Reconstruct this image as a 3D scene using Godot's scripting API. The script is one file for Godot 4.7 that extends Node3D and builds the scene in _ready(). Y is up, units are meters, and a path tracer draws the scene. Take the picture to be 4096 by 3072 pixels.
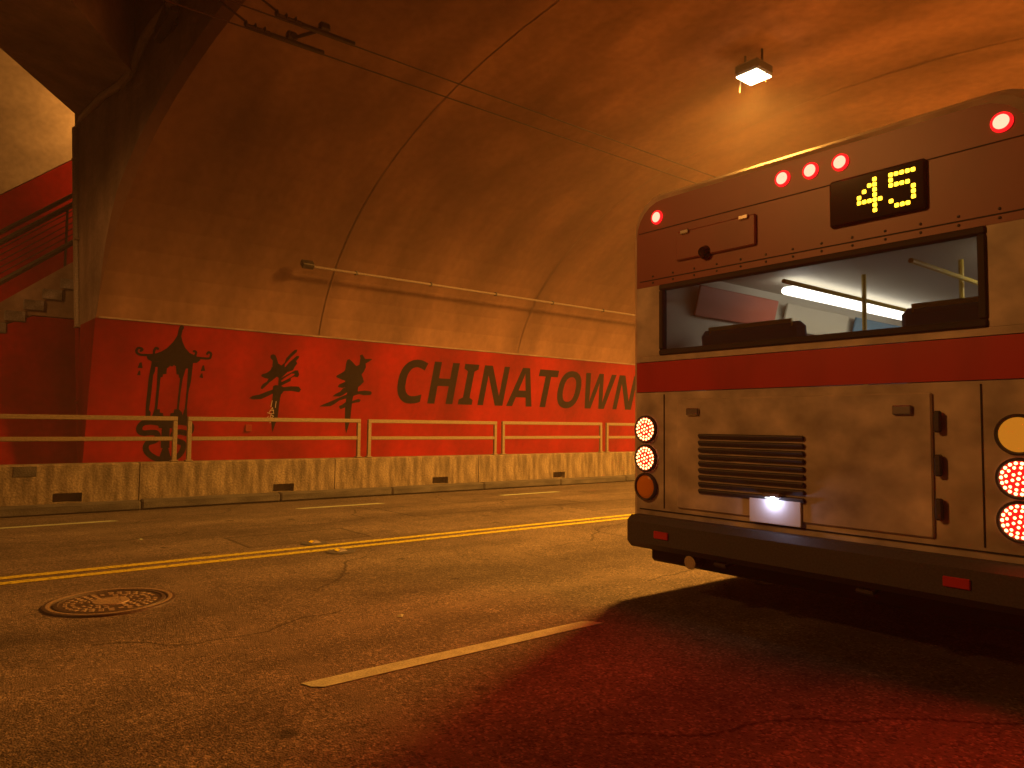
extends Node3D

const ZC := -5.1          # middle of the tunnel across the road
const BASE_Z := -12.92    # foot of the far tunnel wall
const LEAN := 0.2647      # how far that wall leans in per metre of height
const SPRING := 2.72      # height where the red wall ends and the vault begins
var M := {}
var names := {}


func _ready():
	# ---- camera, sky, exposure
	var cam := Camera3D.new()
	cam.name = "camera"
	cam.fov = 55.6144
	cam.near = 0.05
	cam.far = 600.0
	add_child(cam)
	var yaw := 0.8962482
	var pitch := 0.0562739
	var roll := 0.0106707
	var f := Vector3(cos(yaw) * cos(pitch), sin(pitch), -sin(yaw) * cos(pitch))
	var r := f.cross(Vector3.UP).normalized()
	var u := r.cross(f)
	var r2 := r * cos(roll) + u * sin(roll)
	var u2 := -r * sin(roll) + u * cos(roll)
	cam.transform = Transform3D(Basis(r2, u2, -f), Vector3(0, 1.2, 0))
	cam.current = true
	var we := WorldEnvironment.new()
	we.name = "world_environment"
	var env := Environment.new()
	var sky := Sky.new()
	var sm := ProceduralSkyMaterial.new()
	sm.sky_top_color = Color(0.10, 0.075, 0.07)
	sm.sky_horizon_color = Color(0.34, 0.22, 0.14)
	sm.ground_bottom_color = Color(0.05, 0.04, 0.035)
	sm.ground_horizon_color = Color(0.2, 0.13, 0.09)
	sm.sky_curve = 0.12
	sky.sky_material = sm
	env.background_mode = Environment.BG_SKY
	env.sky = sky
	env.background_energy_multiplier = 0.35
	env.tonemap_mode = Environment.TONE_MAPPER_LINEAR
	env.tonemap_exposure = 1.0
	env.sdfgi_enabled = true
	env.ssao_enabled = true
	env.ssil_enabled = true
	env.fog_enabled = true
	env.fog_density = 0.003
	env.fog_light_color = Color(0.85, 0.8, 0.75)
	we.environment = env
	add_child(we)
	materials()
	setting()
	tunnel()
	portal()
	stairs()
	overpass()
	barrier()
	railings()
	road_things()
	overhead_wires()
	lamps()
	bus()


# ---------------------------------------------------------------- nodes
func numbered(called: String) -> String:
	var n: int = names.get(called, -1) + 1
	names[called] = n
	return called if n == 0 else "%s_%03d" % [called, n]

func tag(o, label, category, group = "", kind = ""):
	if label: o.set_meta("label", label)
	if category: o.set_meta("category", category)
	if group: o.set_meta("group", group)
	if kind: o.set_meta("kind", kind)
	return o

func thing(called, label, category, at = Vector3.ZERO, group = ""):
	var o := Node3D.new()
	o.name = numbered(called)
	add_child(o)
	o.position = at
	return tag(o, label, category, group)

func part(called, st: SurfaceTool, m: Material, parent: Node, smooth = false) -> MeshInstance3D:
	var o := MeshInstance3D.new()
	o.name = called
	if not smooth:
		st.set_smooth_group(-1)
	st.generate_normals()
	o.mesh = st.commit()
	o.material_override = m
	parent.add_child(o, true)
	return o

func struct(called, st, m) -> MeshInstance3D:
	var o := part(numbered(called), st, m, self)
	o.set_meta("kind", "structure")
	return o

func lamp_light(l: Light3D, at: Vector3, color: Color, energy: float, size: float, parent: Node):
	l.light_color = color
	l.light_energy = energy
	l.light_size = size
	l.shadow_enabled = true
	l.position = at
	if l is OmniLight3D:
		l.omni_range = 60.0
		l.omni_attenuation = 2.0
	if l is SpotLight3D:
		l.spot_range = 60.0
		l.spot_attenuation = 2.0
	l.name = "lamp_light"
	parent.add_child(l, true)


# ---------------------------------------------------------------- shapes
func mb() -> SurfaceTool:
	var st := SurfaceTool.new()
	st.begin(Mesh.PRIMITIVE_TRIANGLES)
	st.set_smooth_group(-1)
	return st

func tri(st, a: Vector3, b: Vector3, c: Vector3, out: Vector3):
	if (b - a).cross(c - a).dot(out) > 0.0:
		var t := b
		b = c
		c = t
	st.add_vertex(a)
	st.add_vertex(b)
	st.add_vertex(c)

func quad(st, a: Vector3, b: Vector3, c: Vector3, d: Vector3, out: Vector3):
	tri(st, a, b, c, out)
	tri(st, a, c, d, out)

func box(st, c: Vector3, s: Vector3, bev := 0.0, b := Basis()):
	var h := s * 0.5
	bev = minf(bev, minf(h.x, minf(h.y, h.z)) * 0.9)
	for ax in 3:
		var a1 := (ax + 1) % 3
		var a2 := (ax + 2) % 3
		for sg in [-1.0, 1.0]:
			var p := []
			for q in [[-1, -1], [1, -1], [1, 1], [-1, 1]]:
				var v := Vector3()
				v[ax] = sg * h[ax]
				v[a1] = q[0] * (h[a1] - bev)
				v[a2] = q[1] * (h[a2] - bev)
				p.append(c + b * v)
			var n := Vector3()
			n[ax] = sg
			quad(st, p[0], p[1], p[2], p[3], b * n)
	if bev <= 0.0:
		return
	for ax in 3:                       # the edges along this axis
		var a1 := (ax + 1) % 3
		var a2 := (ax + 2) % 3
		for s1 in [-1.0, 1.0]:
			for s2 in [-1.0, 1.0]:
				var p := []
				for e in [-1.0, 1.0]:
					for k in 2:
						var v := Vector3()
						v[ax] = e * (h[ax] - bev)
						v[a1] = s1 * (h[a1] - (bev if k == 0 else 0.0))
						v[a2] = s2 * (h[a2] - (bev if k == 1 else 0.0))
						p.append(c + b * v)
				var n := Vector3()
				n[a1] = s1
				n[a2] = s2
				quad(st, p[0], p[1], p[3], p[2], b * n)
	for sx in [-1.0, 1.0]:
		for sy in [-1.0, 1.0]:
			for sz in [-1.0, 1.0]:
				var g := Vector3(sx, sy, sz)
				var p := []
				for ax in 3:
					var v := Vector3()
					for k in 3:
						v[k] = g[k] * (h[k] - (0.0 if k == ax else bev))
					p.append(c + b * v)
				tri(st, p[0], p[1], p[2], b * g)

func tube(st, pts: Array, r: float, n := 8):
	var rings := []
	for i in pts.size():
		var d: Vector3 = (pts[mini(i + 1, pts.size() - 1)] - pts[maxi(i - 1, 0)]).normalized()
		var s := d.cross(Vector3.UP if absf(d.y) < 0.9 else Vector3.RIGHT).normalized()
		var t := d.cross(s)
		var ring := []
		for k in n:
			var a := TAU * k / n
			ring.append(pts[i] + (s * cos(a) + t * sin(a)) * r)
		rings.append(ring)
	for i in pts.size() - 1:
		for k in n:
			var k2 := (k + 1) % n
			var mid: Vector3 = (rings[i][k] + rings[i][k2]) * 0.5 - pts[i]
			quad(st, rings[i][k], rings[i][k2], rings[i + 1][k2], rings[i + 1][k], mid)
	for e in [0, pts.size() - 1]:
		var o: Vector3 = pts[e] - pts[1 if e == 0 else e - 1]
		for k in n:
			tri(st, pts[e], rings[e][k], rings[e][(k + 1) % n], o)

# profile = [[distance along the axis, radius], ...]
func lathe(st, at: Vector3, axis: Vector3, profile: Array, n := 24):
	var s := axis.cross(Vector3.UP if absf(axis.y) < 0.9 else Vector3.RIGHT).normalized()
	var t := axis.cross(s)
	for i in profile.size() - 1:
		var p: Array = profile[i]
		var q: Array = profile[i + 1]
		var o := Vector2(q[1] - p[1], -(q[0] - p[0]))     # outward of the profile: along the radius, along the axis
		for k in n:
			var d1 := s * cos(TAU * k / n) + t * sin(TAU * k / n)
			var d2 := s * cos(TAU * (k + 1) / n) + t * sin(TAU * (k + 1) / n)
			var out: Vector3 = -(d1 + d2) * 0.5 * o.y + axis * -o.x
			quad(st, at + axis * p[0] + d1 * p[1], at + axis * p[0] + d2 * p[1], at + axis * q[0] + d2 * q[1], at + axis * q[0] + d1 * q[1], -out)

# a flat outline, placed by a function of its two numbers
func flat(st, poly: PackedVector2Array, place: Callable, out: Vector3):
	var idx := Geometry2D.triangulate_polygon(poly)
	if idx.is_empty():
		print("no triangles for ", poly)
	for i in range(0, idx.size(), 3):
		tri(st, place.call(poly[idx[i]]), place.call(poly[idx[i + 1]]), place.call(poly[idx[i + 2]]), out)

# a solid plate: an outline in two axes and a thickness along the third
func plate(st, poly: PackedVector2Array, front: Callable, back: Callable, out: Vector3):
	flat(st, poly, front, out)
	flat(st, poly, back, -out)
	var ccw := not Geometry2D.is_polygon_clockwise(poly)
	for i in poly.size():
		var a := poly[i]
		var b := poly[(i + 1) % poly.size()]
		var e := (b - a).normalized()
		var n2 := Vector2(e.y, -e.x) if ccw else Vector2(-e.y, e.x)
		var m := (a + b) * 0.5
		var o: Vector3 = front.call(m + n2 * 0.01) - front.call(m)
		quad(st, front.call(a), front.call(b), back.call(b), back.call(a), o)


# ---------------------------------------------------------------- materials
func noise_tex(sd: int, freq: float, lo: float, hi: float, kind := FastNoiseLite.TYPE_SIMPLEX_SMOOTH, octaves := 4, size := 512, normal := 0.0, points := [], values := []) -> NoiseTexture2D:
	var n := FastNoiseLite.new()
	n.seed = sd
	n.noise_type = kind
	n.frequency = freq
	n.fractal_octaves = octaves
	if kind == FastNoiseLite.TYPE_CELLULAR:
		n.cellular_return_type = FastNoiseLite.RETURN_CELL_VALUE
	var t := NoiseTexture2D.new()
	t.width = size
	t.height = size
	t.seamless = true
	t.noise = n
	if normal > 0.0:
		t.as_normal_map = true
		t.bump_strength = normal
	else:
		var g := Gradient.new()
		g.offsets = PackedFloat32Array([0.0, 1.0] if points.is_empty() else points)
		var cs := PackedColorArray()
		for k in g.offsets.size():
			var v: float = lerpf(lo, hi, float(k) / (g.offsets.size() - 1)) if values.is_empty() else values[k]
			cs.append(Color(v, v, v))
		g.colors = cs
		t.color_ramp = g
	return t

func mat(c: Color, rough: float, metal := 0.0, spec := 0.5) -> StandardMaterial3D:
	var m := StandardMaterial3D.new()
	m.albedo_color = c.linear_to_srgb()
	m.roughness = rough
	m.metallic = metal
	m.metallic_specular = spec
	return m

func textured(m: StandardMaterial3D, fine: Texture2D, scale: Vector3, big: Texture2D = null, big_scale := Vector3.ONE, nrm: Texture2D = null, depth := 1.0) -> StandardMaterial3D:
	m.albedo_texture = fine
	m.uv1_triplanar = true
	m.uv1_world_triplanar = true
	m.uv1_scale = scale
	if big:
		m.detail_enabled = true
		m.detail_blend_mode = BaseMaterial3D.BLEND_MODE_MUL
		m.detail_albedo = big
		m.detail_uv_layer = BaseMaterial3D.DETAIL_UV_2
		m.uv2_triplanar = true
		m.uv2_world_triplanar = true
		m.uv2_scale = big_scale
	if nrm:
		m.normal_enabled = true
		m.normal_texture = nrm
		m.normal_scale = depth
	return m

func glow(c: Color, energy: float) -> StandardMaterial3D:
	var m := StandardMaterial3D.new()
	m.albedo_color = Color(0.05, 0.05, 0.05)
	m.emission_enabled = true
	m.emission = c.linear_to_srgb()
	m.emission_energy_multiplier = energy
	return m

# wear of the roadway over 32 m by 10.5 m: wheel tracks, oil, sealed cracks, patches and drips
func road_wear() -> ImageTexture:
	var w := 2048
	var hgt := 672
	var img := Image.create(w, hgt, false, Image.FORMAT_RGB8)
	var n := FastNoiseLite.new()
	n.seed = 77
	n.frequency = 0.012
	n.fractal_octaves = 5
	var tracks := [-1.0, -2.5, -4.1, -5.7, -7.5, -9.0]
	for j in hgt:
		var z := -10.5 + 10.5 * j / hgt + 0.0
		var t := 0.0
		for q in tracks:
			t += exp(-pow((z - q) / 0.33, 2.0))
		var oil := exp(-pow((z + 4.9) / 0.25, 2.0)) + exp(-pow((z + 1.8) / 0.25, 2.0)) + exp(-pow((z + 8.2) / 0.25, 2.0))
		for i in w:
			var v := 0.80 + 0.16 * n.get_noise_2d(i * 0.5, j * 1.6) + 0.10 * n.get_noise_2d(i * 3.0 + 900.0, j * 3.0)
			v += 0.07 * t - 0.12 * oil * (0.6 + 0.8 * n.get_noise_2d(i * 0.3, 500.0))
			img.set_pixel(i, j, Color(v, v, v))
	var rng := RandomNumberGenerator.new()
	rng.seed = 4
	for k in 9:                                  # patches, each with a dark seal round it
		var x := rng.randi_range(0, w - 300)
		var y := rng.randi_range(30, hgt - 130)
		var pw := rng.randi_range(60, 260)
		var ph := rng.randi_range(34, 90)
		var d := rng.randf_range(0.86, 0.95)
		for j in ph:
			for i in pw:
				var e := mini(mini(i, pw - 1 - i), mini(j, ph - 1 - j))
				var c := img.get_pixel(x + i, y + j)
				img.set_pixel(x + i, y + j, c * (0.62 if e < 2 else d))
	for k in 26:                                 # cracks that wander
		var p := Vector2(rng.randf_range(0, w), rng.randf_range(0, hgt))
		var a := rng.randf_range(-0.5, 0.5) + (PI / 2 if rng.randf() < 0.3 else 0.0)
		for s in rng.randi_range(80, 420):
			a += rng.randf_range(-0.22, 0.22)
			p += Vector2(cos(a), sin(a))
			var i := posmod(int(p.x), w)
			var j := posmod(int(p.y), hgt)
			img.set_pixel(i, j, img.get_pixel(i, j) * 0.52)
	for k in 420:                                # drips and gum
		var c := Vector2i(rng.randi_range(4, w - 5), rng.randi_range(4, hgt - 5))
		var r := rng.randi_range(1, 3)
		var d := rng.randf_range(0.6, 0.85) if rng.randf() < 0.75 else 1.22
		for j in range(-r, r + 1):
			for i in range(-r, r + 1):
				if i * i + j * j <= r * r:
					var o := img.get_pixel(c.x + i, c.y + j) * d
					img.set_pixel(c.x + i, c.y + j, Color(minf(o.r, 1.0), minf(o.g, 1.0), minf(o.b, 1.0)))
	return ImageTexture.create_from_image(img)

func materials():
	var grit := noise_tex(1, 0.24, 0.3, 1.0, FastNoiseLite.TYPE_CELLULAR, 1, 1024, 0.0, [0.0, 0.14, 0.22, 0.80, 0.88, 1.0], [0.46, 0.52, 0.64, 0.70, 0.86, 0.94])
	var grit_n := noise_tex(1, 0.22, 0, 1, FastNoiseLite.TYPE_SIMPLEX, 2, 1024, 6.0)
	var patch := noise_tex(2, 0.012, 0.5, 1.0, FastNoiseLite.TYPE_SIMPLEX_SMOOTH, 5, 512)
	var stain := noise_tex(3, 0.010, 0.42, 1.0, FastNoiseLite.TYPE_SIMPLEX_SMOOTH, 6, 512)
	var fine := noise_tex(4, 0.06, 0.72, 1.0, FastNoiseLite.TYPE_SIMPLEX_SMOOTH, 5, 512)
	var fine_n := noise_tex(5, 0.05, 0, 1, FastNoiseLite.TYPE_SIMPLEX_SMOOTH, 5, 512, 3.0)
	var worn := noise_tex(6, 0.05, 0.45, 1.0, FastNoiseLite.TYPE_SIMPLEX_SMOOTH, 6, 512, 0.0, [0.0, 0.30, 0.38, 1.0])
	var mott := noise_tex(9, 0.02, 0.82, 1.0, FastNoiseLite.TYPE_SIMPLEX_SMOOTH, 4, 512)
	var smooth := noise_tex(15, 0.05, 0.88, 1.0, FastNoiseLite.TYPE_SIMPLEX_SMOOTH, 5, 512)
	var soft := noise_tex(13, 0.012, 0.6, 1.0, FastNoiseLite.TYPE_SIMPLEX_SMOOTH, 5, 512)
	var wear := road_wear()
	M.asphalt = textured(mat(Color(0.24, 0.19, 0.145), 0.9, 0.0, 0.28), grit, Vector3(0.36, 0.36, 0.36), wear, Vector3(1.0 / 32.0, 0.1, 1.0 / 10.5), grit_n, 0.5)
	M.gutter = textured(mat(Color(0.085, 0.078, 0.068), 0.9), fine, Vector3(1.3, 1.3, 1.3), stain, Vector3(0.3, 0.8, 0.9), fine_n, 0.8)
	M.white_line = textured(mat(Color(0.32, 0.37, 0.26), 0.9, 0.0, 0.25), grit, Vector3(0.6, 0.6, 0.6), mott, Vector3(0.8, 1, 0.8))
	M.white_line.albedo_texture = noise_tex(8, 0.2, 0.74, 1.0, FastNoiseLite.TYPE_SIMPLEX, 3, 512)
	M.yellow_line = textured(mat(Color(0.46, 0.40, 0.03), 0.9, 0.0, 0.25), M.white_line.albedo_texture, Vector3(0.6, 0.6, 0.6), worn, Vector3(0.8, 1, 1.3))
	M.concrete = textured(mat(Color(0.36, 0.32, 0.26), 0.85), fine, Vector3(0.5, 0.5, 0.5), stain, Vector3(0.5, 0.16, 0.5), fine_n, 0.5)
	M.vault = textured(mat(Color(0.35, 0.20, 0.135), 0.85, 0.0, 0.25), smooth, Vector3(0.22, 0.22, 0.22), soft, Vector3(0.12, 0.05, 0.05), fine_n, 0.12)
	M.dark_concrete = textured(mat(Color(0.36, 0.27, 0.225), 0.85, 0.0, 0.3), smooth, Vector3(0.3, 0.3, 0.3), soft, Vector3(0.2, 0.1, 0.2), fine_n, 0.4)
	M.tan = textured(mat(Color(0.50, 0.37, 0.25), 0.9, 0.0, 0.2), smooth, Vector3(0.3, 0.3, 0.3), mott, Vector3(0.08, 0.12, 0.08))
	var streak := noise_tex(14, 0.014, 0.55, 1.0, FastNoiseLite.TYPE_SIMPLEX_SMOOTH, 5, 512)
	M.barrier = textured(mat(Color(0.25, 0.205, 0.14), 0.9, 0.0, 0.3), fine, Vector3(0.9, 0.9, 0.9), streak, Vector3(1.1, 0.22, 1.1), fine_n, 0.9)
	M.red = textured(mat(Color(0.33, 0.010, 0.006), 0.85, 0.0, 0.12), smooth, Vector3(0.25, 0.25, 0.25), soft, Vector3(0.10, 0.07, 0.10))
	M.ink = textured(mat(Color(0.013, 0.009, 0.007), 0.95, 0.0, 0.12), fine, Vector3(0.4, 0.4, 0.4))
	M.scrawl = mat(Color(0.30, 0.24, 0.20), 0.7)
	M.rail = textured(mat(Color(0.19, 0.145, 0.08), 0.55), fine, Vector3(1.6, 1.6, 1.6), mott, Vector3(2, 2, 2), fine_n, 0.3)
	M.dark_metal = textured(mat(Color(0.05, 0.042, 0.036), 0.5, 0.3), fine, Vector3(1, 1, 1))
	M.pipe = textured(mat(Color(0.30, 0.25, 0.22), 0.5), fine, Vector3(1, 1, 1))
	M.step = textured(mat(Color(0.36, 0.34, 0.36), 0.8), fine, Vector3(1, 1, 1), stain, Vector3(0.6, 0.6, 0.6))
	M.iron = textured(mat(Color(0.055, 0.034, 0.024), 0.6, 0.3), fine, Vector3(2.2, 2.2, 2.2), worn, Vector3(1.2, 1.2, 1.2), fine_n, 0.8)
	M.worn_iron = textured(mat(Color(0.27, 0.20, 0.13), 0.6, 0.2), fine, Vector3(3, 3, 3), worn, Vector3(2, 2, 2), fine_n, 0.8)
	M.stud = mat(Color(0.10, 0.08, 0.06), 0.6)
	M.reflector = mat(Color(0.80, 0.66, 0.02), 0.2)
	M.reflector.emission_enabled = false
	M.wire = mat(Color(0.03, 0.022, 0.018), 0.5, 0.4)
	var grime := noise_tex(21, 0.009, 0.5, 1.0, FastNoiseLite.TYPE_SIMPLEX_SMOOTH, 6, 512, 0.0, [0.0, 0.3, 0.55, 1.0], [0.86, 0.93, 0.97, 1.0])
	M.bus_paint = textured(mat(Color(0.80, 0.66, 0.52), 0.38), grime, Vector3(0.42, 0.16, 0.42), soft, Vector3(0.4, 0.5, 0.4))
	M.bus_paint.clearcoat_enabled = true
	M.bus_paint.clearcoat = 0.5
	M.bus_red = textured(mat(Color(0.48, 0.02, 0.014), 0.38), grime, Vector3(0.42, 0.16, 0.42))
	M.bus_cap = textured(mat(Color(0.24, 0.06, 0.04), 0.4), grime, Vector3(0.3, 0.2, 0.3))
	M.rubber = mat(Color(0.018, 0.017, 0.016), 0.75)
	M.bumper = textured(mat(Color(0.06, 0.056, 0.054), 0.6), fine, Vector3(2, 2, 2))
	M.chrome = mat(Color(0.55, 0.52, 0.48), 0.25, 1.0)
	M.black_glass = mat(Color(0.008, 0.007, 0.007), 0.08)
	M.pane = StandardMaterial3D.new()
	M.pane.albedo_color = Color(0.34, 0.31, 0.27, 0.2)
	M.pane.transparency = BaseMaterial3D.TRANSPARENCY_ALPHA
	M.pane.roughness = 0.02
	M.cabin = mat(Color(0.50, 0.46, 0.36), 0.6)
	M.card_a = mat(Color(0.45, 0.10, 0.05), 0.5)
	M.card_b = mat(Color(0.55, 0.50, 0.38), 0.5)
	M.card_c = mat(Color(0.08, 0.20, 0.30), 0.5)
	M.seat = mat(Color(0.05, 0.07, 0.16), 0.7)
	M.pole = mat(Color(0.65, 0.45, 0.05), 0.35)
	M.number_plate = mat(Color(0.75, 0.75, 0.76), 0.4)
	M.amber_lens = mat(Color(0.70, 0.24, 0.015), 0.15)
	M.lens = glow(Color(1.0, 0.012, 0.010), 1.1)
	M.amber_lit = glow(Color(1.0, 0.32, 0.02), 0.5)
	M.plate_brown = mat(Color(0.14, 0.022, 0.012), 0.9, 0.0, 0.1)
	M.led = glow(Color(1.0, 0.42, 0.14), 7.0)
	M.marker = glow(Color(1.0, 0.16, 0.10), 5.0)
	M.marker_rim = glow(Color(1.0, 0.01, 0.012), 1.6)
	M.sign_led = glow(Color(1.0, 0.56, 0.02), 6.0)
	M.tube_light = glow(Color(1.0, 0.94, 0.80), 5.0)
	M.lamp_face = glow(Color(1.0, 0.84, 0.52), 14.0)
	M.plate_lamp = glow(Color(0.9, 0.9, 1.0), 4.0)


# ---------------------------------------------------------------- the setting
func sheet(st, x0, x1, z0, z1, y, nx := 1):
	for i in nx:
		var a: float = lerpf(x0, x1, float(i) / nx)
		var b: float = lerpf(x0, x1, float(i + 1) / nx)
		quad(st, Vector3(a, y, z0), Vector3(b, y, z0), Vector3(b, y, z1), Vector3(a, y, z1), Vector3.UP)

func dash(x0, x1, z, w, road, m, called):
	var st := mb()
	var k: float = w * 0.5
	# a thin painted stroke with slightly slanted ends
	var p := PackedVector2Array([Vector2(x0, z - k), Vector2(x0 + 0.5 * (x1 - x0), z - k * 1.04), Vector2(x1 - 0.03, z - k), Vector2(x1 + 0.02, z - k * 0.2), Vector2(x1 + 0.05, z + k), Vector2(x0 + 0.4 * (x1 - x0), z + k * 0.97), Vector2(x0 + 0.07, z + k), Vector2(x0 + 0.02, z + k * 0.3)])
	plate(st, p, func(v): return Vector3(v.x, 0.0045, v.y), func(v): return Vector3(v.x, 0.002, v.y), Vector3.UP)
	return part(called, st, m, road)

func setting():
	var st := mb()
	sheet(st, -250.0, 250.0, -250.0, 250.0, -0.35)
	struct("ground", st, M.asphalt)
	st = mb()
	box(st, Vector3(28, -0.15, -5.6), Vector3(100, 0.3, 10.5))
	var road := struct("road", st, M.asphalt)
	for k in range(-3, 8):                                # broken lines on both sides of the middle
		dash(1.39 + 3.63 * k, 3.21 + 3.63 * k, -3.215, 0.105, road, M.white_line, "lane_dash")
		dash(0.48 + 3.58 * k, 1.78 + 3.58 * k, -9.85, 0.10, road, M.white_line, "lane_dash")
	for z in [-6.755, -6.535]:
		dash(-14.0, 46.0, z, 0.105, road, M.yellow_line, "centre_line")
	st = mb()
	box(st, Vector3(28, -0.02, -12.2), Vector3(100, 0.3, 1.9))
	struct("far_sidewalk", st, M.concrete)
	st = mb()
	box(st, Vector3(28, -0.02, 1.4), Vector3(100, 0.34, 3.5), 0.02)
	struct("near_sidewalk", st, M.concrete)
	# the kerb below the barrier: dirty concrete stones, each its own piece
	var kerb := Node3D.new()
	kerb.name = "kerb"
	add_child(kerb)
	kerb.set_meta("kind", "structure")
	var rng := RandomNumberGenerator.new()
	rng.seed = 5
	for k in range(-3, 14):
		st = mb()
		var x := 2.3 + 1.92 * k
		box(st, Vector3(x + 0.96, 0.065 + rng.randf_range(-0.006, 0.004), -10.955), Vector3(1.908, 0.13, 0.19), 0.022)
		part("kerb_stone", st, M.gutter, kerb)


# ---------------------------------------------------------------- the tunnel
func profile() -> Array:                                  # [height, distance from the middle] from the foot to the crown
	var p := [[0.0, 7.82], [SPRING, 7.10]]
	var n := 16
	for i in range(1, n + 1):
		var a := float(i) / n
		var c := Vector2(7.10, SPRING).bezier_interpolate(Vector2(6.55, 4.55), Vector2(4.1, 6.0), Vector2(0.0, 6.0), a)
		p.append([c.y, c.x])
	return p

func edge_x(z: float) -> float:                           # where the lining begins: the mouth is cut slightly askew
	return 1.86 + 0.14 * clampf(z + 12.25, 0.0, 16.0)

func on_wall(v: Vector2, proud := 0.0) -> Vector3:        # metres along the road, height -> a point on the far wall
	return Vector3(v.x, v.y, BASE_Z + LEAN * v.y + proud)

func wall_poly(st, n: Array):
	var p := PackedVector2Array()
	for i in range(0, n.size(), 2):
		p.append(Vector2(n[i], n[i + 1]) * 0.01)
	flat(st, p, func(v): return on_wall(v, 0.004), Vector3(0, 0, 1))

func wall_stroke(st, n: Array, w: float):
	var line := PackedVector2Array()
	var c := Curve2D.new()
	for i in range(0, n.size(), 2):
		var a := Vector2(n[i], n[i + 1])
		var b := Vector2(n[maxi(i - 2, 0)], n[maxi(i - 1, 1)])
		var d := Vector2(n[mini(i + 2, n.size() - 2)], n[mini(i + 3, n.size() - 1)])
		c.add_point(a, (b - d) / 6.0, (d - b) / 6.0)
	line = c.tessellate(4, 4.0)
	for q in Geometry2D.offset_polyline(line, w * 0.5, Geometry2D.JOIN_ROUND, Geometry2D.END_ROUND):
		if Geometry2D.is_polygon_clockwise(q):
			continue
		var s := PackedVector2Array()
		for v in q: s.append(v * 0.01)
		flat(st, s, func(v): return on_wall(v, 0.0045), Vector3(0, 0, 1))

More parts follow.
